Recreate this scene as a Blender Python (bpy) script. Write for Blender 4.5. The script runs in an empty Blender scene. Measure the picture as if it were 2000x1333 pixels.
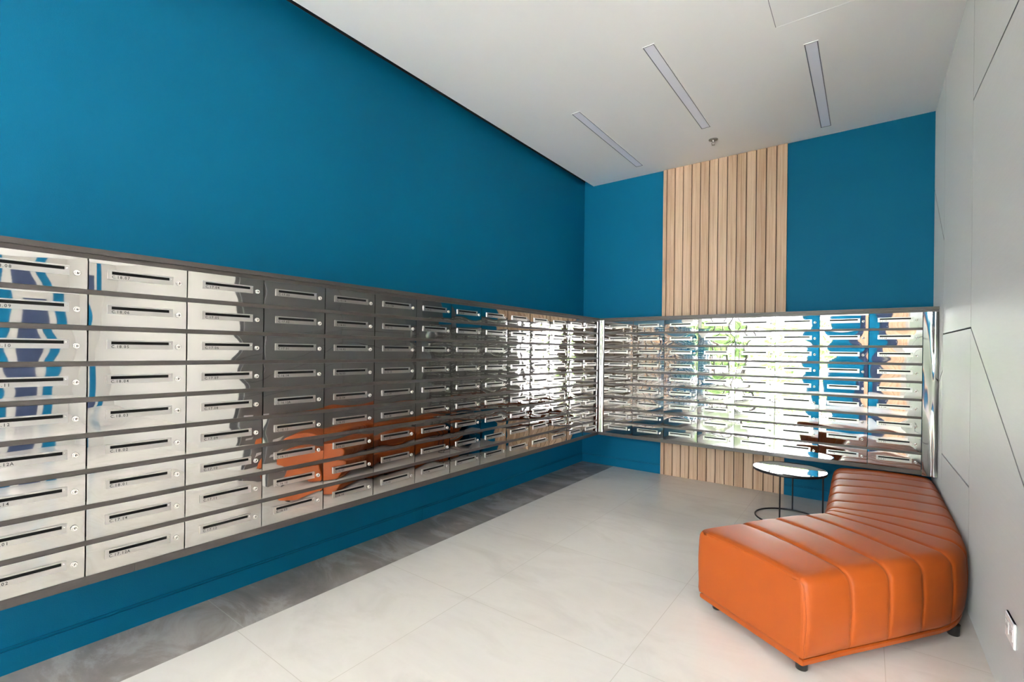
import bpy, math, random
from mathutils import Vector, Matrix

C = bpy.context.scene
COL = C.collection
random.seed(7)
PI = math.pi

# ------------------------------------------------------------------ camera
cam = bpy.data.cameras.new('camera')
cam.sensor_width = 36.0
cam.lens = 927.288 / 2000 * 36
cam.shift_y = (687.24 - 666.5) / 2000
cam.clip_start = 0.05
co = bpy.data.objects.new('camera', cam)
COL.objects.link(co)
_t, _p, _r = math.radians(36.7886), math.radians(-0.0233), math.radians(0.6428)
_c, _s = math.cos(_t), math.sin(_t)
F = Vector((-_s, _c, 0)); R = Vector((_c, _s, 0)); U = Vector((0, 0, 1))
F2 = F * math.cos(_p) + U * math.sin(_p); U2 = U * math.cos(_p) - F * math.sin(_p)
R3 = R * math.cos(_r) + U2 * math.sin(_r); U3 = U2 * math.cos(_r) - R * math.sin(_r)
co.matrix_world = Matrix(((R3.x, U3.x, -F2.x, 0), (R3.y, U3.y, -F2.y, 0), (R3.z, U3.z, -F2.z, 1.3), (0, 0, 0, 1)))
C.camera = co

# ------------------------------------------------------------------ colour management, world, daylight
C.view_settings.view_transform = 'Standard'
C.view_settings.look = 'None'
C.view_settings.gamma = 1
C.view_settings.use_curve_mapping = False
C.view_settings.exposure = 1.93
C.cycles.use_denoising = True
C.cycles.max_bounces = 12
C.cycles.diffuse_bounces = 6
C.cycles.glossy_bounces = 8
C.cycles.transparent_max_bounces = 12
C.cycles.caustics_reflective = True
C.cycles.blur_glossy = 0.6
C.cycles.sample_clamp_indirect = 8.0

w = bpy.data.worlds.new('overcast_sky'); C.world = w; w.use_nodes = True
nt = w.node_tree; bg = nt.nodes['Background']
bg.inputs['Color'].default_value = (.95, .93, 1.02, 1)
bg.inputs['Strength'].default_value = 9.5


def area(name, loc, direction, sx, sy, energy=0.0, portal=False, color=(1, 1, 1)):
    l = bpy.data.lights.new(name, 'AREA'); l.shape = 'RECTANGLE'; l.size = sx; l.size_y = sy
    l.energy = energy; l.color = color
    l.cycles.is_portal = portal
    o = bpy.data.objects.new(name, l); COL.objects.link(o)
    o.location = loc
    o.rotation_euler = Vector(direction).to_track_quat('-Z', 'Y').to_euler()
    return o


sun = bpy.data.lights.new('sun', 'SUN'); sun.energy = 75; sun.angle = math.radians(1.5); sun.color = (1, .93, .96)
so_ = bpy.data.objects.new('sun', sun); COL.objects.link(so_)
so_.rotation_euler = Vector((-.10, -.30, -.95)).to_track_quat('-Z', 'Y').to_euler()

# room constants (metres); camera stands at x=0, y=0, z=1.3
XL, YB, XR, HC = -2.722, 5.060, 0.422, 3.263      # left wall, back wall, right wall, ceiling
XM, YM = -2.305, 4.6435                           # fronts of the two mailbox banks
YE = 2.27                                         # where the right wall ends at the lobby
XE, YF, YS, XV, XW, YW2 = 6.2, -5.0, 0.05, 3.7, 5.9, -.6                      # lobby far wall, glass front, end of left wall
Z0, ZQ = 1.6250, 0.13259                          # top door edge, row pitch
PL, PB = 0.3185, 0.32163                          # column pitch left / back
LY0, BX0 = 0.1461, -2.2426                        # first column start

# sky portals at the glazed openings, so daylight is sampled through them
area('sky_portal', (XL - .06, (YW2 + YF) / 2, 1.6), (1, 0, 0), 3.1, YW2 - YF, portal=True)
area('sky_portal', ((XL - 1.0) / 2, YF - .06, 1.6), (0, 1, 0), -1.0 - XL, 3.1, portal=True)
area('sky_portal', ((XV + XW) / 2, YF - .06, 1.6), (0, 1, 0), XW - XV, 3.1, portal=True)


# ------------------------------------------------------------------ materials
def M(name, base=(.5, .5, .5), rough=.5, metal=0., spec=.5, coat=0., coat_rough=.1):
    m = bpy.data.materials.new(name); m.use_nodes = True
    b = m.node_tree.nodes['Principled BSDF']
    b.inputs['Base Color'].default_value = (*base, 1)
    b.inputs['Roughness'].default_value = rough
    b.inputs['Metallic'].default_value = metal
    b.inputs['Specular IOR Level'].default_value = spec
    b.inputs['Coat Weight'].default_value = coat
    b.inputs['Coat Roughness'].default_value = coat_rough
    return m


def nodes(m):
    return m.node_tree.nodes, m.node_tree.links, m.node_tree.nodes['Principled BSDF']


def add_noise(m, scale=(1, 1, 1), nscale=5., detail=4., ramp=None, bump=0., bump_scale=None, rough=None, dist=.01):
    n, l, b = nodes(m)
    tc = n.new('ShaderNodeTexCoord'); mp = n.new('ShaderNodeMapping'); mp.inputs['Scale'].default_value = scale
    l.new(tc.outputs['Object'], mp.inputs['Vector'])
    nz = n.new('ShaderNodeTexNoise'); nz.inputs['Scale'].default_value = nscale; nz.inputs['Detail'].default_value = detail
    l.new(mp.outputs['Vector'], nz.inputs['Vector'])
    if ramp:
        cr = n.new('ShaderNodeValToRGB'); e = cr.color_ramp.elements
        e[0].position, e[0].color = ramp[0][0], (*ramp[0][1], 1)
        e[1].position, e[1].color = ramp[-1][0], (*ramp[-1][1], 1)
        for p_, c_ in ramp[1:-1]:
            q = e.new(p_); q.color = (*c_, 1)
        l.new(nz.outputs['Fac'], cr.inputs['Fac']); l.new(cr.outputs['Color'], b.inputs['Base Color'])
    if rough:
        mr = n.new('ShaderNodeMapRange'); mr.inputs['To Min'].default_value = rough[0]; mr.inputs['To Max'].default_value = rough[1]
        l.new(nz.outputs['Fac'], mr.inputs['Value']); l.new(mr.outputs['Result'], b.inputs['Roughness'])
    if bump:
        bz = nz
        if bump_scale:
            bz = n.new('ShaderNodeTexNoise'); bz.inputs['Scale'].default_value = bump_scale; bz.inputs['Detail'].default_value = 3
            l.new(tc.outputs['Object'], bz.inputs['Vector'])
        bp = n.new('ShaderNodeBump'); bp.inputs['Strength'].default_value = bump; bp.inputs['Distance'].default_value = dist
        l.new(bz.outputs['Fac'], bp.inputs['Height']); l.new(bp.outputs['Normal'], b.inputs['Normal'])
    return m


teal = add_noise(M('teal_paint', rough=.6, spec=.12), nscale=1.2, detail=3, bump=.22, bump_scale=260, dist=.002,
                 ramp=[(.3, (.0, .104, .207)), (.7, (.0, .115, .223))])
ceiling_white = M('ceiling_paint', (.92, .91, .90), .75, spec=.2)
white_wall = M('warm_white_paint', (.42, .40, .375), .6)
dark_stone = add_noise(M('dark_brown_stone', rough=.5), nscale=2, ramp=[(.3, (.06, .045, .035)), (.7, (.12, .09, .07))])
dark_cove = M('dark_cove_paint', (.022, .02, .02), .8)
rail_grey = add_noise(M('taupe_grey_rail', rough=.42, metal=.25), scale=(1, 1, 8), nscale=40, ramp=[(.3, (.070, .061, .057)), (.7, (.082, .072, .067))])
steel = add_noise(M('mirror_polished_steel', (.56, .548, .53), .025, metal=1), nscale=6, bump=.0)
steel_wavy = M('mirror_steel_trim', (.50, .49, .48), .08, metal=1)
n, l, b = nodes(steel_wavy)
_tc = n.new('ShaderNodeTexCoord'); _mp = n.new('ShaderNodeMapping'); _mp.inputs['Scale'].default_value = (1, 1, .22)
_nz = n.new('ShaderNodeTexNoise'); _nz.inputs['Scale'].default_value = 9; _nz.inputs['Detail'].default_value = 1.5
_bp = n.new('ShaderNodeBump'); _bp.inputs['Strength'].default_value = .5; _bp.inputs['Distance'].default_value = .02
l.new(_tc.outputs['Object'], _mp.inputs['Vector']); l.new(_mp.outputs['Vector'], _nz.inputs['Vector'])
l.new(_nz.outputs['Fac'], _bp.inputs['Height']); l.new(_bp.outputs['Normal'], b.inputs['Normal'])
plate_m = M('satin_aluminium_plate', (.50, .485, .465), .32, metal=.9)
lock_m = M('chrome_lock', (.82, .80, .76), .18, metal=.9)
black = M('black_slot', (.004, .004, .004), .6, spec=.2)
ink = M('black_ink', (.01, .01, .01), .6)
black_metal = M('black_powder_coat', (.008, .008, .009), .35)
black_plastic = M('black_plastic_foot', (.012, .011, .011), .3)
mirror_glass = M('mirror_table_glass', (.90, .90, .90), .01, metal=1)
body_grey = M('galvanised_box', (.3, .3, .3), .5, metal=.5)
groove_dark = M('dark_joint', (.03, .028, .028), .8)
socket_white = M('white_plastic', (.82, .82, .82), .3)
diffuser = M('lavender_white_diffuser', (.90, .90, .985), .5)
lamp_edge = M('grey_lamp_edge', (.16, .16, .18), .4, metal=.3)
lamp_rim = M('white_lamp_rim', (.85, .85, .85), .4)
chrome = M('sprinkler_chrome', (.45, .44, .40), .3, metal=.9)
navy = M('navy_paint', (.02, .035, .09), .4)

# pale grey satin laminate of the right wall: metallic flakes under a satin surface
laminate = add_noise(M('satin_silver_laminate', rough=.45, metal=.2), scale=(1, .08, 1), nscale=90, detail=2,
                     ramp=[(.2, (.25, .245, .24)), (.8, (.275, .27, .265))], bump=.05, dist=.002)
_b = laminate.node_tree.nodes['Principled BSDF']
_b.inputs['Sheen Weight'].default_value = .50; _b.inputs['Sheen Roughness'].default_value = .35; _b.inputs['Sheen Tint'].default_value = (1, 1, 1, 1)

# leather
leather = add_noise(M('orange_leather', rough=.42, spec=.32), nscale=2.5, detail=6,
                    ramp=[(.25, (.325, .062, .007)), (.75, (.375, .076, .009))], bump=.10, bump_scale=170, dist=.002)
piping_m = M('dark_orange_stitching', (.30, .060, .008), .5)


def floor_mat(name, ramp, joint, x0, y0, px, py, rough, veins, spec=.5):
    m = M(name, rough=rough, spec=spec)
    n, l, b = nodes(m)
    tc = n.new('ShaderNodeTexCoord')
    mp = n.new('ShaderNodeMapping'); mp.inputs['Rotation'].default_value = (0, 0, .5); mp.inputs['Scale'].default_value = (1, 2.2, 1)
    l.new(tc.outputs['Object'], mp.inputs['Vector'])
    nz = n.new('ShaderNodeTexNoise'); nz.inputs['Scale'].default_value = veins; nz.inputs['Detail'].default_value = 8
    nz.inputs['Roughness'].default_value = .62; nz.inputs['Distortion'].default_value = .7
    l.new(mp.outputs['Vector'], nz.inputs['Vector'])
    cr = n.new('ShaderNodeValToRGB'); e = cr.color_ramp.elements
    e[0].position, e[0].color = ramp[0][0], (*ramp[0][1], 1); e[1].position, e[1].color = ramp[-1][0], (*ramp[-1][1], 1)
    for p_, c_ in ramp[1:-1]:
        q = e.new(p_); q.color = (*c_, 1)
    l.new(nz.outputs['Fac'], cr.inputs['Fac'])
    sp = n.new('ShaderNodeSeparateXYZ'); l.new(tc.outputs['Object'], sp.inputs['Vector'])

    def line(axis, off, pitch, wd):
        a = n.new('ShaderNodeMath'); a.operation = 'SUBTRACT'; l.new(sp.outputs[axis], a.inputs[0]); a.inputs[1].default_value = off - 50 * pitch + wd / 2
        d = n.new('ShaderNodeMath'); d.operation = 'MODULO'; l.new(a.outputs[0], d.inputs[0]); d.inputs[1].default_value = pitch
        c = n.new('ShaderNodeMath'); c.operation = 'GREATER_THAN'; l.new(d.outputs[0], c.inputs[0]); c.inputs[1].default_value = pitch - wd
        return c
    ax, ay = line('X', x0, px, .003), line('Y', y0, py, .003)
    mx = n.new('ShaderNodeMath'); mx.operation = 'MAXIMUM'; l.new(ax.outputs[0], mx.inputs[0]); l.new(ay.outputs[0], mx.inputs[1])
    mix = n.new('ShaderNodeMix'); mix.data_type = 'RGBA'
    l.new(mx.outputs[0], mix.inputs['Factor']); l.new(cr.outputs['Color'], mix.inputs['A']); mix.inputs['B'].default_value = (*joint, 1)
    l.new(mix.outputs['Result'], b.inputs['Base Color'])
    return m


cream_floor = floor_mat('polished_cream_tile', [(.3, (.63, .59, .545)), (.5, (.71, .675, .63)), (.72, (.67, .63, .585))],
                        (.56, .52, .465), -.80, 1.0, .872, .872, .11, 1.6)
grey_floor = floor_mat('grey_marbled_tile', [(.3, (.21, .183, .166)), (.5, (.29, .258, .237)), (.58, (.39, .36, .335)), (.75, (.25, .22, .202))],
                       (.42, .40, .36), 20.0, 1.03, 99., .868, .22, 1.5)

# oak-toned slats: streaks run along z, each slat has its own tone
wood = M('light_oak_slat', rough=.5, spec=.35)
n, l, b = nodes(wood)
tc = n.new('ShaderNodeTexCoord')
sp = n.new('ShaderNodeSeparateXYZ'); l.new(tc.outputs['Object'], sp.inputs['Vector'])
q1 = n.new('ShaderNodeMath'); q1.operation = 'MULTIPLY_ADD'; l.new(sp.outputs['X'], q1.inputs[0]); q1.inputs[1].default_value = 1 / .0429; q1.inputs[2].default_value = 200.93
q2 = n.new('ShaderNodeMath'); q2.operation = 'FLOOR'; l.new(q1.outputs[0], q2.inputs[0])
wn = n.new('ShaderNodeTexWhiteNoise'); wn.noise_dimensions = '1D'; l.new(q2.outputs[0], wn.inputs['W'])
mp = n.new('ShaderNodeMapping'); mp.inputs['Scale'].default_value = (130, 130, 2.2); l.new(tc.outputs['Object'], mp.inputs['Vector'])
ad = n.new('ShaderNodeVectorMath'); ad.operation = 'ADD'; l.new(mp.outputs['Vector'], ad.inputs[0]); l.new(wn.outputs['Color'], ad.inputs[1])
nz = n.new('ShaderNodeTexNoise'); nz.inputs['Scale'].default_value = 1; nz.inputs['Detail'].default_value = 5; l.new(ad.outputs[0], nz.inputs['Vector'])
mm = n.new('ShaderNodeMath'); mm.operation = 'MULTIPLY_ADD'; l.new(wn.outputs['Value'], mm.inputs[0]); mm.inputs[1].default_value = .35; l.new(nz.outputs['Fac'], mm.inputs[2])
cr = n.new('ShaderNodeValToRGB'); e = cr.color_ramp.elements
e[0].position, e[0].color = .38, (.42, .255, .155, 1); e[1].position, e[1].color = .95, (.66, .475, .335, 1)
q = e.new(.65); q.color = (.54, .365, .245, 1)
l.new(mm.outputs[0], cr.inputs['Fac']); l.new(cr.outputs['Color'], b.inputs['Base Color'])
slat_gap = M('brown_slat_gap', (.08, .038, .018), .7)

# thin clear glass
glass = bpy.data.materials.new('clear_pane'); glass.use_nodes = True
n = glass.node_tree.nodes; l = glass.node_tree.links; n.clear()
o_ = n.new('ShaderNodeOutputMaterial'); mx = n.new('ShaderNodeMixShader'); tr = n.new('ShaderNodeBsdfTransparent'); gl = n.new('ShaderNodeBsdfGlossy')
gl.inputs['Roughness'].default_value = .02; tr.inputs['Color'].default_value = (.95, .97, .96, 1)
fr = n.new('ShaderNodeFresnel'); fr.inputs['IOR'].default_value = 1.45
l.new(fr.outputs[0], mx.inputs[0]); l.new(tr.outputs[0], mx.inputs[1]); l.new(gl.outputs[0], mx.inputs[2]); l.new(mx.outputs[0], o_.inputs['Surface'])
leaf = add_noise(M('green_foliage', rough=.6), nscale=14, detail=5, ramp=[(.3, (.03, .09, .012)), (.5, (.10, .22, .04)), (.7, (.24, .37, .09))], bump=.8, dist=.08)
bark = M('brown_bark', (.12, .08, .05), .8)
paving = add_noise(M('pale_paving', rough=.8), nscale=3, ramp=[(.3, (.50, .49, .47)), (.7, (.58, .57, .55))])


# ------------------------------------------------------------------ mesh builder
class MB:
    def __init__(s):
        s.v, s.f, s.m, s.sm = [], [], [], []

    def add(s, verts, faces, mi=0, smooth=False):
        o = len(s.v); s.v += [tuple(q) for q in verts]
        for f in faces:
            s.f.append(tuple(i + o for i in f)); s.m.append(mi); s.sm.append(smooth)
        return s

    def box(s, x0, x1, y0, y1, z0, z1, mi=0, bev=0.):
        if bev <= 0:
            return s.add([(x0, y0, z0), (x1, y0, z0), (x1, y1, z0), (x0, y1, z0), (x0, y0, z1), (x1, y0, z1), (x1, y1, z1), (x0, y1, z1)],
                         [(0, 3, 2, 1), (4, 5, 6, 7), (0, 1, 5, 4), (1, 2, 6, 5), (2, 3, 7, 6), (3, 0, 4, 7)], mi)
        # chamfered box: three shells of 8-gon rings
        vs = []
        for z, i in ((z0, bev), (z0 + bev, 0), (z1 - bev, 0), (z1, bev)):
            a, b_, c, d = x0 + i, x1 - i, y0 + i, y1 - i
            k = bev
            vs += [(a + k, c, z), (b_ - k, c, z), (b_, c + k, z), (b_, d - k, z), (b_ - k, d, z), (a + k, d, z), (a, d - k, z), (a, c + k, z)]
        fs = [tuple(range(7, -1, -1)), tuple(range(24, 32))]
        for r in range(3):
            for i in range(8):
                j = (i + 1) % 8
                fs.append((r * 8 + i, r * 8 + j, r * 8 + 8 + j, r * 8 + 8 + i))
        return s.add(vs, fs, mi)

    def lathe(s, prof, cx, cy, n_=24, mi=0, axis='z', cz=0., cap=True, smooth=True):
        vs = []
        for r, h in prof:
            for k in range(n_):
                a = 2 * PI * k / n_
                p = (r * math.cos(a), r * math.sin(a), h)
                if axis == 'z': vs.append((cx + p[0], cy + p[1], cz + p[2]))
                else: vs.append((cx + p[0], cy - p[2], cz + p[1]))        # axis pointing to -y
        fs = []
        for i in range(len(prof) - 1):
            for k in range(n_):
                j = (k + 1) % n_
                f = (i * n_ + k, i * n_ + j, (i + 1) * n_ + j, (i + 1) * n_ + k)
                fs.append(f)
        s.add(vs, fs, mi, smooth)
        if cap:
            m_ = len(prof) - 1
            s.add(vs[:n_], [tuple(range(n_ - 1, -1, -1))], mi)
            s.add(vs[m_ * n_:], [tuple(range(n_))], mi)
        return s

    def tube(s, pts, r, n_=10, mi=0, closed=False):
        vs, fs = [], []
        P = [Vector(p) for p in pts]; m_ = len(P)
        for i, p in enumerate(P):
            a = P[(i - 1) % m_] if (closed or i) else p
            b_ = P[(i + 1) % m_] if (closed or i < m_ - 1) else p
            d = (b_ - a).normalized()
            up = Vector((0, 0, 1)) if abs(d.z) < .9 else Vector((1, 0, 0))
            u = d.cross(up).normalized(); v = u.cross(d)
            for k in range(n_):
                t = 2 * PI * k / n_
                vs.append(p + (u * math.cos(t) + v * math.sin(t)) * r)
        for i in range(m_ if closed else m_ - 1):
            i2 = (i + 1) % m_
            for k in range(n_):
                j = (k + 1) % n_
                fs.append((i * n_ + k, i * n_ + j, i2 * n_ + j, i2 * n_ + k))
        s.add(vs, fs, mi, True)
        if not closed:
            s.add(vs[:n_], [tuple(range(n_))], mi); s.add(vs[-n_:], [tuple(range(n_))], mi)
        return s

    def prism(s, poly, z0, z1, mi=0):
        n_ = len(poly)
        vs = [(x, y, z0) for x, y in poly] + [(x, y, z1) for x, y in poly]
        fs = [tuple(range(n_ - 1, -1, -1)), tuple(range(n_, 2 * n_))] + [(i, (i + 1) % n_, n_ + (i + 1) % n_, n_ + i) for i in range(n_)]
        return s.add(vs, fs, mi)

    def mesh(s, name, mats):
        me = bpy.data.meshes.new(name)
        me.from_pydata(s.v, [], s.f)
        for m_ in (mats if isinstance(mats, (list, tuple)) else [mats]): me.materials.append(m_)
        me.polygons.foreach_set('material_index', s.m)
        me.polygons.foreach_set('use_smooth', s.sm)
        me.update()
        return me

    def build(s, name, mats, parent=None):
        return link(name, s.mesh(name, mats), parent)


def link(name, data, parent=None, loc=None):
    o = bpy.data.objects.new(name, data); COL.objects.link(o)
    if parent is not None: o.parent = parent
    if loc: o.location = loc
    return o


def tag(o, label=None, cat=None, group=None, kind=None):
    if label: o['label'] = label
    if cat: o['category'] = cat
    if group: o['group'] = group
    if kind: o['kind'] = kind
    return o


def empty(name, loc=(0, 0, 0), rz=0.):
    o = bpy.data.objects.new(name, None); COL.objects.link(o)
    o.location = loc; o.rotation_euler = (0, 0, rz); o.empty_display_size = .05
    return o


def struct(name, mb, mats):
    return tag(mb.build(name, mats), kind='structure')


# ------------------------------------------------------------------ room shell
f = MB()
f.box(XL + .412, XE + .1, YF - .1, YB + .1, -.1, 0, 0)
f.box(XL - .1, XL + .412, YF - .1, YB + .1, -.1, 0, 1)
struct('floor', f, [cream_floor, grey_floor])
struct('ceiling', MB().box(XL + .115, XE + .1, YF - .05, YB, HC, HC + .05, 0).box(XL - .15, XE + .15, YF - .15, YB + .15, HC + .24, HC + .30, 1),
       [ceiling_white, dark_cove])
struct('wall_left', MB().box(XL - .12, XL, YS, YB + .12, -.1, 3.328, 0).box(XL - .12, XL + .004, YS, YB + .12, 3.328, HC + .24, 1), [teal, dark_cove])
struct('wall_back', MB().box(XL, XR + .15, YB, YB + .12, -.1, HC + .24), teal)
for nm, mb in (('baseboard_left', MB().box(XL, XL + .012, YS, 2.503, 0, .090).box(XL, XL + .012, 2.506, YB, 0, .090).box(XL, XL + .002, YS, YB, .090, .098).box(XL, XL + .008, YS, YB, .098, .102)),
               ('baseboard_back', MB().box(XL + .012, -1.768, YB - .012, YB, 0, .090).box(-.606, XR - .012, YB - .012, YB, 0, .090).box(XL + .012, -1.768, YB - .008, YB, .098, .102).box(-.606, XR - .012, YB - .008, YB, .098, .102))):
    struct(nm, mb, teal)
struct('wall_lobby', MB().box(XR + .15, XE + .1, YE, YE + .12, -.1, HC + .2), white_wall)
struct('wall_right', MB().box(XR + .012, XR + .15, YE, YB, -.1, HC + .24, 0), groove_dark)
# laminate boards with dark joints; polygons in (y, z)
V1, V2 = 4.440, 3.335
boards = [
    [(YE - .01, 0), (V2, 0), (V2, 1.448), (YE - .01, .855)],
    [(YE - .01, .855), (V2, 1.448), (V2, 2.606), (YE - .01, 2.567)],
    [(YE - .01, 2.567), (V2, 2.606), (V2, HC), (YE - .01, HC)],
    [(V2, 0), (V1, 0), (V1, .622), (V2, .634)],
    [(V2, .634), (V1, .622), (V1, 1.454), (V2, 1.448)],
    [(V2, 1.448), (V1, 1.454), (V1, HC), (V2, HC)],
    [(V1, 0), (YB, 0), (YB, .945), (V1, 1.20)],
    [(V1, 1.20), (YB, .945), (YB, 2.63), (V1, 2.11)],
    [(V1, 2.11), (YB, 2.63), (YB, HC), (V1, HC)]]
wp = MB()
for pg in boards:
    cy = sum(p[0] for p in pg) / 4; cz = sum(p[1] for p in pg) / 4
    ins = []
    for i in range(4):                      # inset every edge by g
        p0, p1, p2 = Vector(pg[i - 1]), Vector(pg[i]), Vector(pg[(i + 1) % 4])
        d1, d2 = (p1 - p0).normalized(), (p2 - p1).normalized()
        n1, n2 = Vector((-d1.y, d1.x)), Vector((-d2.y, d2.x))
        g1, g2 = (.0026 if abs(d1.x) < 1e-6 else .0052), (.0026 if abs(d2.x) < 1e-6 else .0052)
        if abs(p1.y) < 1e-6 or abs(p1.y - HC) < 1e-6: g1 = min(g1, .001) if abs(d1.y) < 1e-6 else g1; g2 = min(g2, .001) if abs(d2.y) < 1e-6 else g2
        cr2 = n1.x * n2.y - n1.y * n2.x                     # meet of the two shifted edges
        ins.append(p1 + Vector(((g1 * n2.y - g2 * n1.y) / cr2, (g2 * n1.x - g1 * n2.x) / cr2)))
    vs = [(XR, a.x, a.y) for a in ins] + [(XR + .012, a.x, a.y) for a in ins]
    wp.add(vs, [(0, 3, 2, 1), (4, 5, 6, 7), (0, 1, 5, 4), (1, 2, 6, 5), (2, 3, 7, 6), (3, 0, 4, 7)])
struct('wall_right_cladding', wp, laminate)

# ------------------------------------------------------------------ the lobby side that lights the room (seen only in reflections)
struct('wall_side', MB().box(XL - .12, XL, YW2, YS, -.1, HC + .24), white_wall)
struct('wall_far', MB().box(XE, XE + .12, YF, .75, -.1, HC + .2, 0).box(XE, XE + .12, .75, 1.10, -.1, HC + .2, 1)
       .box(XE, XE + .12, 1.10, 1.25, -.1, HC + .2, 0).box(XE, XE + .12, 1.25, 1.62, -.1, 2.5, 2).box(XE, XE + .12, 1.25, 1.62, 2.5, HC + .2, 0)
       .box(XE, XE + .12, 1.62, 1.72, -.1, HC + .2, 0).box(XE, XE + .12, 1.72, 1.90, -.1, HC + .2, 1).box(XE, XE + .12, 1.90, YE + .1, -.1, HC + .2, 0), [white_wall, teal, navy])
fw = MB().box(-1.0, 0, YF - .12, YF, -.1, HC + .2, 0)
fw.box(.36, .86, YF - .12, YF, -.1, HC + .2, 1).box(.86, 1.2, YF - .12, YF, -.1, HC + .2, 2).box(1.2, XV, YF - .12, YF, -.1, HC + .2, 3).box(XW, XE, YF - .12, YF, -.1, HC + .2, 2)
struct('wall_front', fw, [teal, wood, white_wall, dark_stone])
dr = empty('door_1', (.18, YF - .03, 0)); tag(dr, kind='structure')
MB().box(-.18, .18, -.04, .0, 0, HC).build('door_leaf', navy, dr)
MB().box(.11, .135, .005, .03, .9, 1.3).build('door_handle', chrome, dr)


def glazing(name, a, b_, fixed, axis, cuts):
    r = empty(name, (0, 0, 0)); tag(r, kind='structure')
    fr_, pn = MB(), MB()

    def bx(mb, s0, s1, d0, d1, z0, z1):
        if axis == 'x': mb.box(s0, s1, fixed + d0, fixed + d1, z0, z1)
        else: mb.box(fixed + d0, fixed + d1, s0, s1, z0, z1)
    for i in range(cuts + 1):
        s = a + (b_ - a) * i / cuts
        bx(fr_, max(a, s - .03), min(b_, s + .03), -.05, .0, 0, HC)
    bx(fr_, a, b_, -.05, 0, 0, .06); bx(fr_, a, b_, -.05, 0, HC - .08, HC)
    bx(pn, a + .01, b_ - .01, -.028, -.022, .05, HC - .05)
    fr_.build('window_frame', rail_grey, r); pn.build('pane', glass, r)


glazing('window_1', XL, -1.0, YF, 'x', 1)
glazing('window_2', YF, YW2, XL, 'y', 3)
glazing('window_3', XV, XW, YF, 'x', 2)

struct('ground', MB().box(-16, 16, -26, 8, -.2, -.11), paving)


def tree(x, y, r, h, label):
    rt = empty('tree', (x, y, -.11)); tag(rt, label, 'tree', 'trees outside the glass front')
    rng = random.Random(int(x * 31 + y * 17))
    cb = MB()
    for k in range(46):
        a, e_, rr = rng.uniform(0, 2 * PI), rng.uniform(-1, 1), rng.uniform(.35, 1)
        cx, cy_, cz = r * rr * math.cos(a) * math.sqrt(1 - e_ * e_), r * rr * math.sin(a) * math.sqrt(1 - e_ * e_), h + r * .9 * rr * e_
        s = r * rng.uniform(.14, .26)
        n1, n2 = 8, 5
        vs, fs = [], []
        for i in range(n2 + 1):
            for j in range(n1):
                t, p = PI * i / n2, 2 * PI * j / n1
                q = s * rng.uniform(.7, 1.3)
                vs.append((cx + q * math.sin(t) * math.cos(p), cy_ + q * math.sin(t) * math.sin(p), cz + q * math.cos(t)))
        for i in range(n2):
            for j in range(n1):
                fs.append((i * n1 + j, (i + 1) * n1 + j, (i + 1) * n1 + (j + 1) % n1, i * n1 + (j + 1) % n1))
        cb.add(vs, fs)
    cb.build('crown', leaf, rt)
    MB().lathe([(.09, 0), (.06, h)], 0, 0, 8).build('trunk', bark, rt)


tree(-2.1, -9.4, 1.1, 1.6, 'round green tree outside glass, reflected in back wall mailboxes')
tree(-4.6, -10.6, 1.3, 1.4, 'broad green tree outside glass, left of the round tree')
tree(3.4, -9.8, 1.2, 1.5, 'green tree outside the lobby glass, reflected in corner mailboxes')
tree(5.8, -9.0, 1.0, 1.2, 'small green tree outside the lobby glass, furthest right')
tree(-3.3, -8.0, .9, .9, 'low green bush outside the glass front, nearest the building')
tree(-.2, -12.0, 1.2, 1.9, 'taller green tree outside the glass, right of the round tree')
tree(-6.5, -2.5, 1.2, 1.5, 'green tree outside the side glass of the entrance')

# ------------------------------------------------------------------ slatted timber panel on the back wall
sl = MB()
x0s, x1s = -1.766, -.607
sl.box(x0s, x1s, YB - .006, YB - .001, .001, HC - .001, 1)
edges = [x0s, x0s + .040] + [x0s + .040 + (x1s - x0s - .040) * (i + 1) / 13 for i in range(13)]
for i in range(len(edges) - 1):
    a, b_ = edges[i], edges[i + 1]
    g = .0045
    a2, b2 = (a if i == 0 else a + g), (b_ if i == len(edges) - 2 else b_ - g)
    mid = (a2 + b2) / 2
    if i == 0:
        sl.box(a2, b2, YB - .020, YB - .004, .002, HC - .002, 0)
    else:
        sl.box(a2, mid - .0008, YB - .0205, YB - .004, .002, HC - .002, 0)
        sl.box(mid + .0008, b2, YB - .0195, YB - .004, .002, HC - .002, 0)
        sl.box(mid - .0008, mid + .0008, YB - .018, YB - .004, .002, HC - .002, 0)
tag(sl.build('slat_panel', [wood, slat_gap]), 'vertical light oak slat panel on the teal back wall, floor to ceiling', 'wall panel')

# ------------------------------------------------------------------ mailboxes
# glyphs from the built-in font, composed by hand
GL = {}
for ch in 'C.0123456789A':
    cu = bpy.data.curves.new('glyph', 'FONT'); cu.body = ch; cu.size = 1; cu.align_x = 'CENTER'; cu.resolution_u = 2
    cu.offset = .012
    ob = bpy.data.objects.new('glyph', cu); COL.objects.link(ob)
    dg = bpy.context.evaluated_depsgraph_get(); ev = ob.evaluated_get(dg); me = ev.to_mesh()
    GL[ch] = ([tuple(v.co) for v in me.vertices], [tuple(p.vertices) for p in me.polygons])
    ev.to_mesh_clear(); bpy.data.objects.remove(ob); bpy.data.curves.remove(cu)
UNITS = ['01', '02', '03', '04', '05', '06', '07', '08', '09', '10', '11', '12', '12A', '14']


def number(g):
    return 'C.%d.%s' % (g // 14, UNITS[g % 14])


def text_mesh(txt, x0, z0, y, size=.0150):
    mb = MB(); x = x0
    for ch in txt:
        adv = (.34 if ch == '.' else .60) * size
        vs, fs = GL[ch]
        mb.add([(x + adv / 2 + vx * size * .92, y, z0 + vy * size) for vx, vy, _ in vs], fs)
        x += adv
    return mb.mesh('number_text', ink)


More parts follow.
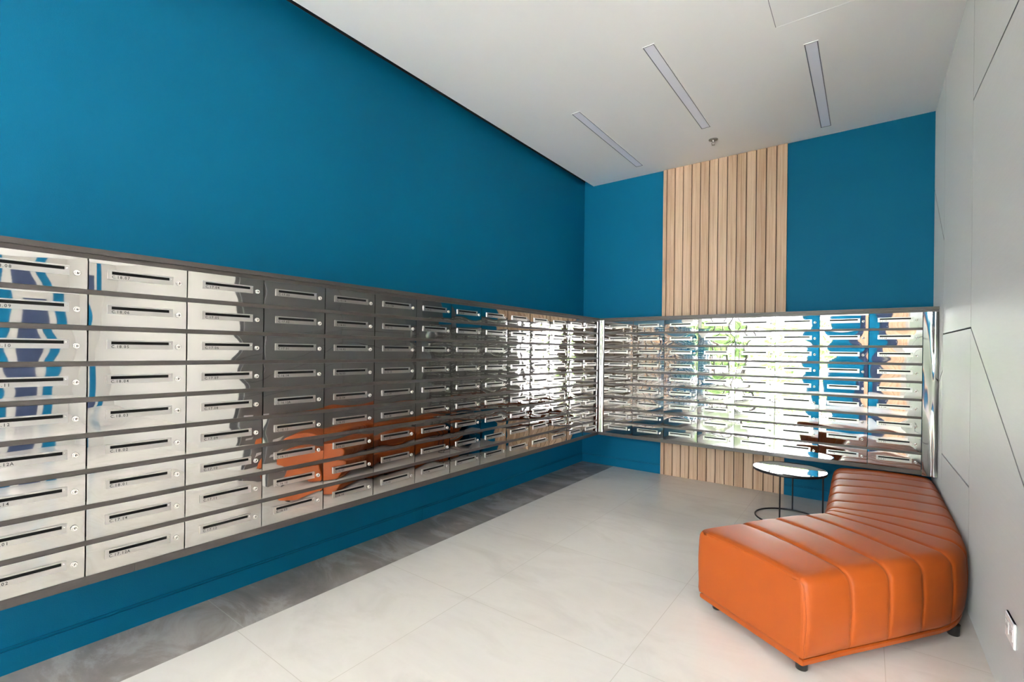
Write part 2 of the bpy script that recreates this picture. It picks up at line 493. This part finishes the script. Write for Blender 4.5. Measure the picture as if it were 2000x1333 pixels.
HD = .1132                                # door height
NX, NZ = 16, 9


def door_mesh(W, rng):
    """thin polished sheet: soft pillow, curled margins, a little random buckling and tilt"""
    a1, a2 = rng.uniform(.0004, .0019), rng.uniform(.0002, .0011)
    cur = rng.uniform(.0003, .0011)
    tx, tz = rng.uniform(-.0016, .0016), rng.uniform(-.0006, .0006)
    ph, am = rng.uniform(0, 6.28), rng.choice((.0001, .0003, .0007))
    ph2 = rng.uniform(0, 6.28)
    x0, x1 = .0022, W - .0022
    mb = MB(); vs = []
    for j in range(NZ + 1):
        for i in range(NX + 1):
            # denser toward the rim
            u = -math.cos(PI * i / NX) * .35 + (2 * i / NX - 1) * .65
            v = -math.cos(PI * j / NZ) * .35 + (2 * j / NZ - 1) * .65
            d = a1 * (1 - u * u) + a2 * (1 - v * v) - cur * (.45 * abs(u) ** 9 + .55 * abs(v) ** 7)
            d += tx * u + tz * v + am * math.sin(3.1 * u + ph) * math.cos(2.3 * v + ph2)
            vs.append(((x0 + x1) / 2 + u * (x1 - x0) / 2, -.0030 - d, HD / 2 + v * HD / 2))
    fs = []
    n1 = NX + 1
    for j in range(NZ):
        for i in range(NX):
            fs.append((j * n1 + i, j * n1 + i + 1, (j + 1) * n1 + i + 1, (j + 1) * n1 + i))
    mb.add(vs, fs, 0, True)
    rim = [i for i in range(n1)] + [j * n1 + NX for j in range(1, NZ + 1)] + [NZ * n1 + i for i in range(NX - 1, -1, -1)] + [j * n1 for j in range(NZ - 1, 0, -1)]
    rv = [vs[i] for i in rim] + [(vs[i][0], .010, vs[i][2]) for i in rim]
    k = len(rim)
    mb.add(rv, [(i, (i + 1) % k, k + (i + 1) % k, k + i)[::-1] for i in range(k)])
    return mb.mesh('door', steel)


# shared meshes: plate with a real slot opening, slot, lock, box
def plate_mesh():
    mb = MB()
    X = [.055, .067, .253, .266]; Z = [.0455, .0630, .0745, .0795]
    y0, y1 = -.0096, -.0020
    for i in range(3):
        for j in range(3):
            if i == 1 and j == 1: continue
            mb.add([(X[i], y0, Z[j]), (X[i + 1], y0, Z[j]), (X[i + 1], y0, Z[j + 1]), (X[i], y0, Z[j + 1])], [(0, 1, 2, 3)])
    for (xa, xb, za, zb, fl) in ((X[0], X[3], Z[0], Z[3], 0), (X[1], X[2], Z[1], Z[2], 1)):
        q = [(xa, y0, za), (xb, y0, za), (xb, y0, zb), (xa, y0, zb), (xa, y1, za), (xb, y1, za), (xb, y1, zb), (xa, y1, zb)]
        fs = [(0, 4, 5, 1), (1, 5, 6, 2), (2, 6, 7, 3), (3, 7, 4, 0)]
        mb.add(q, [t[::-1] for t in fs] if fl else fs)
    return mb.mesh('number_plate', plate_m)


PLATE = plate_mesh()
SLOT = MB().box(.0672, .2528, -.0080, -.0030, .0632, .0743).mesh('mail_slot', black)
RIVET = MB().lathe([(.0026, 0), (.0024, .0008), (.0012, .0013)], .2595, -.0096, 10, axis='y', cz=.0690).mesh('rivet', lock_m)
LOCK = MB().lathe([(.0102, 0), (.0102, .0030), (.0092, .0042), (.0076, .0042), (.0070, .0030), (.0052, .0030), (.0048, .0040), (.0008, .0042)], .2875, -.0044, 24, axis='y', cz=.0560).mesh('lock', lock_m)
KEY = MB().box(.2868, .2882, -.0090, -.0082, .0520, .0600).box(.2862, .2888, -.0090, -.0082, .0545, .0575).mesh('keyhole', black)
BODY = MB().box(.004, PL - .004, .0115, .398, .004, .110).mesh('mailbox_body', body_grey)

ORD = ['top', 'second', 'third', 'fourth', 'fifth', 'sixth', 'seventh', 'eighth', 'bottom']
ORDC = ['first', 'second', 'third', 'fourth', 'fifth', 'sixth', 'seventh', 'eighth', 'ninth', 'tenth', 'eleventh', 'twelfth', 'thirteenth', 'fourteenth']


def mailbox(wall, c, k, g):
    rng = random.Random(c * 101 + k * 13 + (5000 if wall == 'back' else 0))
    z = Z0 - ZQ * k - HD
    if wall == 'left':
        e_ = empty('mailbox', (XM, LY0 + PL * c, z), PI / 2); W = PL
        no = number(g)
        if c < 5:
            lab = 'mirror-faced mailbox numbered %s, left wall, %s row, %s column from the left' % (no, ORD[k], ORDC[c])
        else:
            lab = 'mirror-faced mailbox on the left wall, %s row, %s column from the room corner' % (ORD[k], ORDC[13 - c])
        grp = 'mirror-faced mailboxes on the left wall'
    else:
        e_ = empty('mailbox', (BX0 + PB * c, YM, z)); W = PB
        lab = 'mirror-faced mailbox on the back wall, %s row, %s column from the room corner' % (ORD[k], ORDC[c])
        grp = 'mirror-faced mailboxes on the back wall'
    tag(e_, lab, 'mailbox', grp)
    link('mailbox_body', BODY, e_)
    d = link('door', door_mesh(W, rng), e_)
    p = link('number_plate', PLATE, e_)
    link('mail_slot', SLOT, p)
    link('number_text', text_mesh(number(g), .0672, .0495, -.0098), p)
    link('rivet', RIVET, p)
    lk = link('lock', LOCK, e_)
    link('keyhole', KEY, lk)


for c in range(14):
    for k in range(9):
        top = 259 - 9 * c                   # lowest number of this column
        mailbox('left', c, k, top + (k if c % 2 == 0 else 8 - k))
for c in range(8):
    for k in range(9):
        top = 133 - 9 * c
        mailbox('back', c, k, top + (k if c % 2 == 0 else 8 - k))

# the continuous frames that carry the boxes
LY1 = LY0 + 14 * PL
ZB = Z0 - 8 * ZQ - HD                       # underside of last door
fl_ = empty('mailbox_rack', (XM, LY0, 0)); tag(fl_, 'taupe grey metal frame carrying the long mailbox bank on the left wall', 'frame', None)
YC = YM - .002
MB().box(XM - .41, XM - .0005, LY0 - .012, YC, Z0 + .0185, Z0 + .040).box(XM - .0005, XM + .012, LY0 - .012, YM, Z0 + .019, Z0 + .039).build('cornice', rail_grey, fl_)
MB().box(XM - .41, XM + .002, LY0 - .006, LY1, Z0 + .001, Z0 + .0185).build('top_rail', rail_grey, fl_)
for k in range(8):
    zt = Z0 - ZQ * k - HD
    MB().box(XM - .41, XM + .003, LY0, LY1, zt - .0184, zt - .001).build('rail', rail_grey, fl_)
br = MB().box(XM - .41, XM + .003, LY0 - .006, .612, ZB - .034, ZB - .0012).box(XM - .41, XM + .003, .6135, YC, ZB - .034, ZB - .0012)
br.build('bottom_rail', rail_grey, fl_)
MB().box(XM - .41, XM + .003, LY0 - .012, LY0 - .001, ZB - .034, Z0 + .0185).build('end_panel', rail_grey, fl_)
for o in fl_.children: o.matrix_parent_inverse = Matrix.Translation((-XM, -LY0, 0))

BX1 = BX0 + 8 * PB
fb = empty('mailbox_rack', (BX0, YM, 0)); tag(fb, 'taupe grey metal frame carrying the shorter mailbox bank on the back wall', 'frame', None)
MB().box(XM, XR - .001, YM + .0005, YB - .022, Z0 + .0185, Z0 + .040).box(XM + .012, XR - .001, YM - .012, YM + .0005, Z0 + .019, Z0 + .039).build('cornice', rail_grey, fb)
MB().box(BX0, XR - .004, YM - .002, YB - .022, Z0 + .001, Z0 + .0185).build('top_rail', rail_grey, fb)
for k in range(8):
    zt = Z0 - ZQ * k - HD
    MB().box(BX0, BX1, YM - .003, YB - .022, zt - .0184, zt - .001).build('rail', rail_grey, fb)
MB().box(XM + .004, BX1 + .002, YM - .003, YB - .022, ZB - .034, ZB - .0012).build('bottom_rail', rail_grey, fb)
for o in fb.children: o.matrix_parent_inverse = Matrix.Translation((-BX0, -YM, 0))

# mirror-polished upright in the corner, an L with a rolled inner edge
cp = MB()
prof = [(XM - .002, LY1 + .001), (XM + .004, LY1 + .001)]
for i in range(9):
    a = PI + PI / 2 * (1 - i / 8) - PI / 2
    prof.append((XM + .022 - .018 * math.cos(i / 8 * PI / 2), YM - .022 + .018 * math.sin(i / 8 * PI / 2)))
prof += [(BX0 - .001, YM - .004), (BX0 - .001, YM + .004), (XM - .002, YM + .004)]
nP = len(prof); zs = [ZB - .001, Z0 + .017]
vs = [(x, y, zs[0]) for x, y in prof] + [(x, y, zs[1]) for x, y in prof]
cp.add(vs, [(i, (i + 1) % nP, nP + (i + 1) % nP, nP + i) for i in range(nP)], 0, False)
cp.add(vs, [tuple(range(nP))[::-1], tuple(range(nP, 2 * nP))])
for i in range(nP):
    if 1 <= i <= 10: cp.sm[i] = True
tag(cp.build('corner_trim', steel_wavy), 'mirror-polished steel upright closing the corner between both mailbox banks', 'trim')

# buckled polished filler at the right end
fp = MB(); NXF, NZF = 14, 40; vs = []
xa, xb_ = BX1 + .002, XR - .004
for j in range(NZF + 1):
    for i in range(NXF + 1):
        u, v = i / NXF, j / NZF
        x = xa + (xb_ - xa) * u; z = (ZB - .038) + (Z0 - ZB + .038) * v
        d = .004 + .007 * math.exp(-((u - .80) / .16) ** 2) * (.7 + .3 * math.sin(7 * v + 1)) - .004 * u * math.sin(3.2 * v + .6) + .0012 * math.sin(11 * v + 5 * u)
        d += .010 * u ** 4 * max(0, (.06 - v) / .06)
        vs.append((x, YM - d, z))
n1 = NXF + 1
fp.add(vs, [(j * n1 + i, j * n1 + i + 1, (j + 1) * n1 + i + 1, (j + 1) * n1 + i) for j in range(NZF) for i in range(NXF)], 0, True)
rim = list(range(n1)) + [j * n1 + NXF for j in range(1, NZF + 1)] + [NZF * n1 + i for i in range(NXF - 1, -1, -1)] + [j * n1 for j in range(NZF - 1, 0, -1)]
k_ = len(rim)
fp.add([vs[i] for i in rim] + [(vs[i][0], YM + .010, vs[i][2]) for i in rim], [(i, (i + 1) % k_, k_ + (i + 1) % k_, k_ + i)[::-1] for i in range(k_)])
fp.add([(vs[i][0], YM + .010, vs[i][2]) for i in rim], [tuple(range(k_))])
fpo = fp.build('filler_panel', steel_wavy, fb); fpo.matrix_parent_inverse = Matrix.Translation((-BX0, -YM, 0))
tag(fpo, 'buckled mirror-polished steel filler panel')

# ------------------------------------------------------------------ leather bench
ZT, ZBOT = .402, .078
seams = [((-.682, 2.540), (-.188, 2.225)), ((-.552, 2.800), (-.045, 2.425)), ((-.425, 3.000), (.085, 2.600)), ((-.300, 3.165), (.205, 2.765)),
         ((-.215, 3.270), (.318, 2.930)), ((-.192, 3.335), (.384, 3.130)), ((-.188, 3.400), (.400, 3.375)), ((-.188, 3.560), (.404, 3.615)),
         ((-.190, 3.770), (.405, 3.850)), ((-.193, 3.985), (.405, 4.070)), ((-.198, 4.205), (.405, 4.290)), ((-.202, 4.420), (.404, 4.500)),
         ((-.205, 4.560), (.402, 4.640)), ((-.205, 4.640), (.398, 4.720))]


def cr_(p0, p1, p2, p3, t):
    return tuple(.5 * ((2 * b_) + (-a + c) * t + (2 * a - 5 * b_ + 4 * c - d) * t * t + (-a + 3 * b_ - 3 * c + d) * t ** 3) for a, b_, c, d in zip(p0, p1, p2, p3))


def spine(side, i, t):
    P = [s_[side] for s_ in seams]; m_ = len(P)
    g = lambda k: P[k] if 0 <= k < m_ else (tuple(2 * a - b_ for a, b_ in zip(P[0], P[1])) if k < 0 else tuple(2 * a - b_ for a, b_ in zip(P[-1], P[-2])))
    return cr_(g(i - 1), g(i), g(i + 1), g(i + 2), t)


# cross-section: (w across 0..1 as offset from inner/outer in metres, z)
RAD = .062
sec = []
for z in (ZBOT, ZBOT + .006, ZBOT + .02, ZBOT + .06, ZBOT + .12, ZBOT + .18, ZT - RAD): sec.append(('i', 0., z))
for a in range(1, 8):
    t = a / 8 * PI / 2; sec.append(('i', RAD * (1 - math.cos(t)), ZT - RAD + RAD * math.sin(t)))
for k in range(0, 15): sec.append(('m', k / 14, ZT))
for a in range(7, 0, -1):
    t = a / 8 * PI / 2; sec.append(('o', RAD * (1 - math.cos(t)), ZT - RAD + RAD * math.sin(t)))
for z in (ZT - RAD, ZBOT + .18, ZBOT + .12, ZBOT + .06, ZBOT + .02, ZBOT + .006, ZBOT): sec.append(('o', 0., z))
rings = []
SUB = [0, .035, .075, .14, .25, .4, .55, .7, .86, .925, .965]
samples = []
for i in range(len(seams) - 1):
    for t in SUB: samples.append((i, t))
samples.append((len(seams) - 2, 1.))
for (i, t) in samples:
    a = Vector(spine(0, i, t)); b_ = Vector(spine(1, i, t)); W = (b_ - a).length; d = (b_ - a) / W
    edge = min(t, 1 - t)
    end = (i == 0 and t < .5) or (i == len(seams) - 2 and t > .5)
    gap_len = (Vector(seams[i + 1][1]) - Vector(seams[i][1])).length
    dist = edge * gap_len
    puff = .0055 * (1 - math.exp(-dist / .018)) * (min(1., gap_len / .2))     # cushion between channels, pinched at each seam
    pin = .006 * math.exp(-(dist / .007) ** 2)
    ring = []
    rs = 1. if i else .42 + .58 * min(1, t / .8)          # tighter edge at the boxed end
    for kind, o_, z in sec:
        if z > ZT - RAD: z = ZT - (ZT - z) * rs
        if kind != 'm': o_ *= rs
        if kind == 'm':
            p = a + d * (RAD * rs + (W - 2 * RAD * rs) * o_); crown = .010 * math.sin(PI * o_)
            ring.append((p.x, p.y, z + crown + puff - pin - .006))
        else:
            hz = (z - ZBOT) / (ZT - ZBOT)
            out = .012 * math.sin(PI * min(1, max(0, hz))) + (puff - pin - .004) * min(1, hz * 5)
            tuck = .008 * max(0, 1 - (z - ZBOT) / .012)
            zz = z + (puff - pin - .006) * max(0, (z - (ZT - RAD)) / RAD)
            s_ = o_ + tuck - out
            p = a + d * s_ if kind == 'i' else b_ - d * s_
            ring.append((p.x, p.y, zz))
    rings.append(ring)
bench = empty('leather_bench', (0, 3.4, 0))
tag(bench, 'boomerang-shaped orange leather bench with channel stitching against the grey wall', 'bench')
cb = MB(); ns = len(sec)
cb.add([p for r_ in rings for p in r_], [(i * ns + j, i * ns + j + 1, (i + 1) * ns + j + 1, (i + 1) * ns + j) for i in range(len(rings) - 1) for j in range(ns - 1)], 0, True)
# end faces: rings shrinking to the centre and bulging slightly outward
for ring, ref, flip in ((rings[0], rings[3], False), (rings[-1], rings[-4], True)):
    c0 = Vector((sum(p[0] for p in ring) / ns, sum(p[1] for p in ring) / ns, sum(p[2] for p in ring) / ns))
    cR = Vector((sum(p[0] for p in ref) / ns, sum(p[1] for p in ref) / ns, sum(p[2] for p in ref) / ns))
    out = (c0 - cR); out.z = 0
    aa = Vector(ring[0]) - Vector(ring[-1]); aa.z = 0
    nn = Vector((-aa.y, aa.x, 0)).normalized()
    if nn.dot(out) < 0: nn = -nn
    mid = Vector(((ring[0][0] + ring[-1][0]) / 2, (ring[0][1] + ring[-1][1]) / 2, (ZBOT + ZT) / 2))
    vs = []; prof2 = [(1, 0), (.992, .0028), (.975, .0050), (.945, .0062)]
    for s_, h in prof2:
        for p in ring:
            q = mid + (Vector(p) - mid) * s_
            vs.append(q + nn * h)
    fs = []
    for r_ in range(len(prof2) - 1):
        for j in range(ns):
            j2 = (j + 1) % ns
            f_ = (r_ * ns + j, r_ * ns + j2, (r_ + 1) * ns + j2, (r_ + 1) * ns + j)
            fs.append(f_[::-1] if not flip else f_)
    lastr = tuple((len(prof2) - 1) * ns + j for j in range(ns))
    cb.add(vs, fs, 0, True)
    cb.add(vs, [lastr[::-1] if not flip else lastr], 0, False)
cb.add([rings[i][0] for i in range(len(rings))] + [rings[i][-1] for i in range(len(rings))],
       [(i, i + 1, len(rings) + i + 1, len(rings) + i) for i in range(len(rings) - 1)])
cb.build('cushion', leather, bench)
# piping along the two end edges
for ring, nm in ((rings[0], 'piping'), (rings[-1], 'piping')):
    MB().tube([(p[0], p[1], p[2]) for p in ring], .0028, 8).build(nm, leather, bench)
# stitched seams: thin dark thread lying in each channel
for i in range(1, len(seams) - 1):
    r_ = rings[i * len(SUB)]
    MB().tube([(p[0], p[1], p[2] - .0002) for p in r_], .0017, 6).build('seam', piping_m, bench)
# base board
inn = [spine(0, i, t) for i in range(len(seams) - 1) for t in (0, .33, .66)] + [seams[-1][0]]
out_ = [spine(1, i, t) for i in range(len(seams) - 1) for t in (0, .33, .66)] + [seams[-1][1]]
inn = [(x + .004, y) for x, y in inn]; out_ = [(x - .004, y) for x, y in out_]
bb = MB(); m_ = len(inn)
zsb = [(.050, .010), (.053, .002), (.068, .002), (.072, .008)]
allv = []
for z, ins_ in zsb:
    for (a, b_) in zip(inn, out_):
        A, B = Vector(a), Vector(b_); d = (B - A).normalized()
        allv.append((*(A + d * ins_), z)); allv.append((*(B - d * ins_), z))
fs = []
L_ = 2 * m_
for r_ in range(3):
    for i in range(m_ - 1):
        fs.append((r_ * L_ + 2 * i, (r_ + 1) * L_ + 2 * i, (r_ + 1) * L_ + 2 * i + 2, r_ * L_ + 2 * i + 2))
        fs.append((r_ * L_ + 2 * i + 1, r_ * L_ + 2 * i + 3, (r_ + 1) * L_ + 2 * i + 3, (r_ + 1) * L_ + 2 * i + 1))
    fs.append((r_ * L_, r_ * L_ + 1, (r_ + 1) * L_ + 1, (r_ + 1) * L_))
    e0 = 2 * (m_ - 1)
    fs.append((r_ * L_ + e0 + 1, r_ * L_ + e0, (r_ + 1) * L_ + e0, (r_ + 1) * L_ + e0 + 1))
for i in range(m_ - 1):
    fs.append((2 * i, 2 * i + 2, 2 * i + 3, 2 * i + 1)); o3 = 3 * L_
    fs.append((o3 + 2 * i, o3 + 2 * i + 1, o3 + 2 * i + 3, o3 + 2 * i + 2))
bb.add(allv, fs); bb.build('base_board', leather, bench)
bb2 = MB()      # recessed plinth between base board and cushion
pv = []
for z in (.070, .082):
    for (a, b_) in zip(inn, out_):
        A, B = Vector(a), Vector(b_); d = (B - A).normalized()
        pv.append((*(A + d * .02), z)); pv.append((*(B - d * .02), z))
fs = []
for i in range(m_ - 1):
    fs.append((2 * i, L_ + 2 * i, L_ + 2 * i + 2, 2 * i + 2)); fs.append((2 * i + 1, 2 * i + 3, L_ + 2 * i + 3, L_ + 2 * i + 1))
fs.append((0, 1, L_ + 1, L_))
bb2.add(pv, fs); bb2.build('shadow_gap', piping_m, bench)
for (x, y) in ((-.600, 2.575), (-.205, 2.300), (.335, 3.02), (-.13, 3.42), (-.13, 4.50), (.33, 4.58)):
    MB().lathe([(.020, 0), (.0225, .003), (.0235, .030), (.025, .051)], x, y, 24).build('leg', black_plastic, bench)
for o in bench.children: o.matrix_parent_inverse = Matrix.Translation((0, -3.4, 0))

# ------------------------------------------------------------------ side table
TX, TY = -.485, 4.325
tb = empty('side_table', (TX, TY, 0)); tag(tb, 'small round side table with mirrored top and thin black wire base', 'table')
MB().lathe([(.2520, .3885), (.2520, .3975)], 0, 0, 64, smooth=True).build('table_top', mirror_glass, tb)
MB().lathe([(.240, .3790), (.2545, .3790), (.2560, .3815), (.2560, .3975), (.2535, .3992), (.2522, .3978), (.2522, .3870), (.240, .3870), (.240, .3790)], 0, 0, 64, cap=False).build('rim', black_metal, tb)
MB().tube([(.236 * math.cos(2 * PI * k / 64), .236 * math.sin(2 * PI * k / 64), .0065) for k in range(64)], .0062, 10, closed=True).build('base_ring', black_metal, tb)
for dg_ in (262, 90, 346):
    a = math.radians(dg_)
    MB().tube([(.236 * math.cos(a), .236 * math.sin(a), .006), (.236 * math.cos(a), .236 * math.sin(a), .381)], .0055, 12).build('leg', black_metal, tb)

# ------------------------------------------------------------------ ceiling fittings
for (xc, y0_, y1_, lab) in ((-1.930, 3.415, 4.780, 'narrow recessed linear ceiling light nearest the left wall'),
                            (-1.137, 2.936, 4.296, 'narrow recessed linear ceiling light in the middle, nearest the camera'),
                            (-.300, 3.498, 4.864, 'narrow recessed linear ceiling light nearest the grey right wall')):
    e_ = empty('linear_ceiling_light', (xc, (y0_ + y1_) / 2, HC)); tag(e_, lab, 'ceiling light', 'recessed linear ceiling lights')
    hw, hl = .0365, (y1_ - y0_) / 2
    MB().box(-hw - .003, -hw, -hl - .003, hl + .003, -.004, -.0003).box(hw, hw + .003, -hl - .003, hl + .003, -.004, -.0003) \
        .box(-hw, hw, -hl - .003, -hl, -.004, -.0003).box(-hw, hw, hl, hl + .003, -.004, -.0003).build('trim_rim', lamp_rim, e_)
    MB().box(-hw, -hw + .005, -hl, hl, -.0034, -.0003).box(hw - .005, hw, -hl, hl, -.0034, -.0003) \
        .box(-hw, hw, -hl, -hl + .005, -.0034, -.0003).box(-hw, hw, hl - .005, hl, -.0034, -.0003).build('lamp_frame', lamp_edge, e_)
    MB().box(-hw + .005, hw - .005, -hl + .005, hl - .005, -.0020, -.0003).build('diffuser', diffuser, e_)

sk = empty('fire_sprinkler', (-1.146, 4.575, HC)); tag(sk, 'small metal fire sprinkler head on the ceiling before the slat panel', 'sprinkler')
MB().lathe([(.040, -.0005), (.039, -.005), (.024, -.010), (.020, -.009), (.016, -.003)], 0, 0, 28).build('escutcheon', chrome, sk)
MB().lathe([(.011, 0), (.011, -.022), (.007, -.026)], 0, 0, 16).build('sprinkler_body', chrome, sk)
MB().tube([(-.008, 0, -.020), (-.015, 0, -.032), (-.010, 0, -.045), (0, 0, -.050)], .0018, 8).tube([(.008, 0, -.020), (.015, 0, -.032), (.010, 0, -.045), (0, 0, -.050)], .0018, 8).build('yoke', chrome, sk)
MB().lathe([(.013, -.050), (.014, -.052), (.004, -.053)], 0, 0, 16).build('deflector', chrome, sk)

ht = empty('access_hatch', (-.155, 2.915, HC)); tag(ht, 'flush white square access hatch in the ceiling, top edge of view', 'hatch')
s_ = .300
MB().box(-s_, s_, -s_, s_, -.0012, -.0002).build('hatch_panel', ceiling_white, ht)
MB().box(-s_ - .006, -s_ - .003, -s_ - .006, s_ + .006, -.0022, -.0002).box(s_ + .003, s_ + .006, -s_ - .006, s_ + .006, -.0022, -.0002) \
    .box(-s_ - .003, s_ + .003, -s_ - .006, -s_ - .003, -.0022, -.0002).box(-s_ - .003, s_ + .003, s_ + .003, s_ + .006, -.0022, -.0002).build('hatch_frame', ceiling_white, ht)
MB().box(-s_ - .003, -s_, -s_ - .003, s_ + .003, -.0006, -.0001).box(s_, s_ + .003, -s_ - .003, s_ + .003, -.0006, -.0001).build('hatch_gap', lamp_edge, ht)

# ------------------------------------------------------------------ socket on the right wall
so = empty('wall_socket', (XR, 2.412, .333)); tag(so, 'white electrical socket low on the grey panelled wall', 'socket')
MB().box(-.009, -.0002, -.064, .064, -.045, .045, 0, bev=.0035).build('face_plate', socket_white, so)
for y in (-.030, .030):
    q = MB().box(-.0105, -.0088, y - .022, y + .022, -.022, .022, 0, bev=.0006).build('socket_insert', socket_white, so)
    MB().box(-.0109, -.0103, y - .010, y - .007, -.004, .006).box(-.0109, -.0103, y + .007, y + .010, -.004, .006).build('pin_hole', black, q)
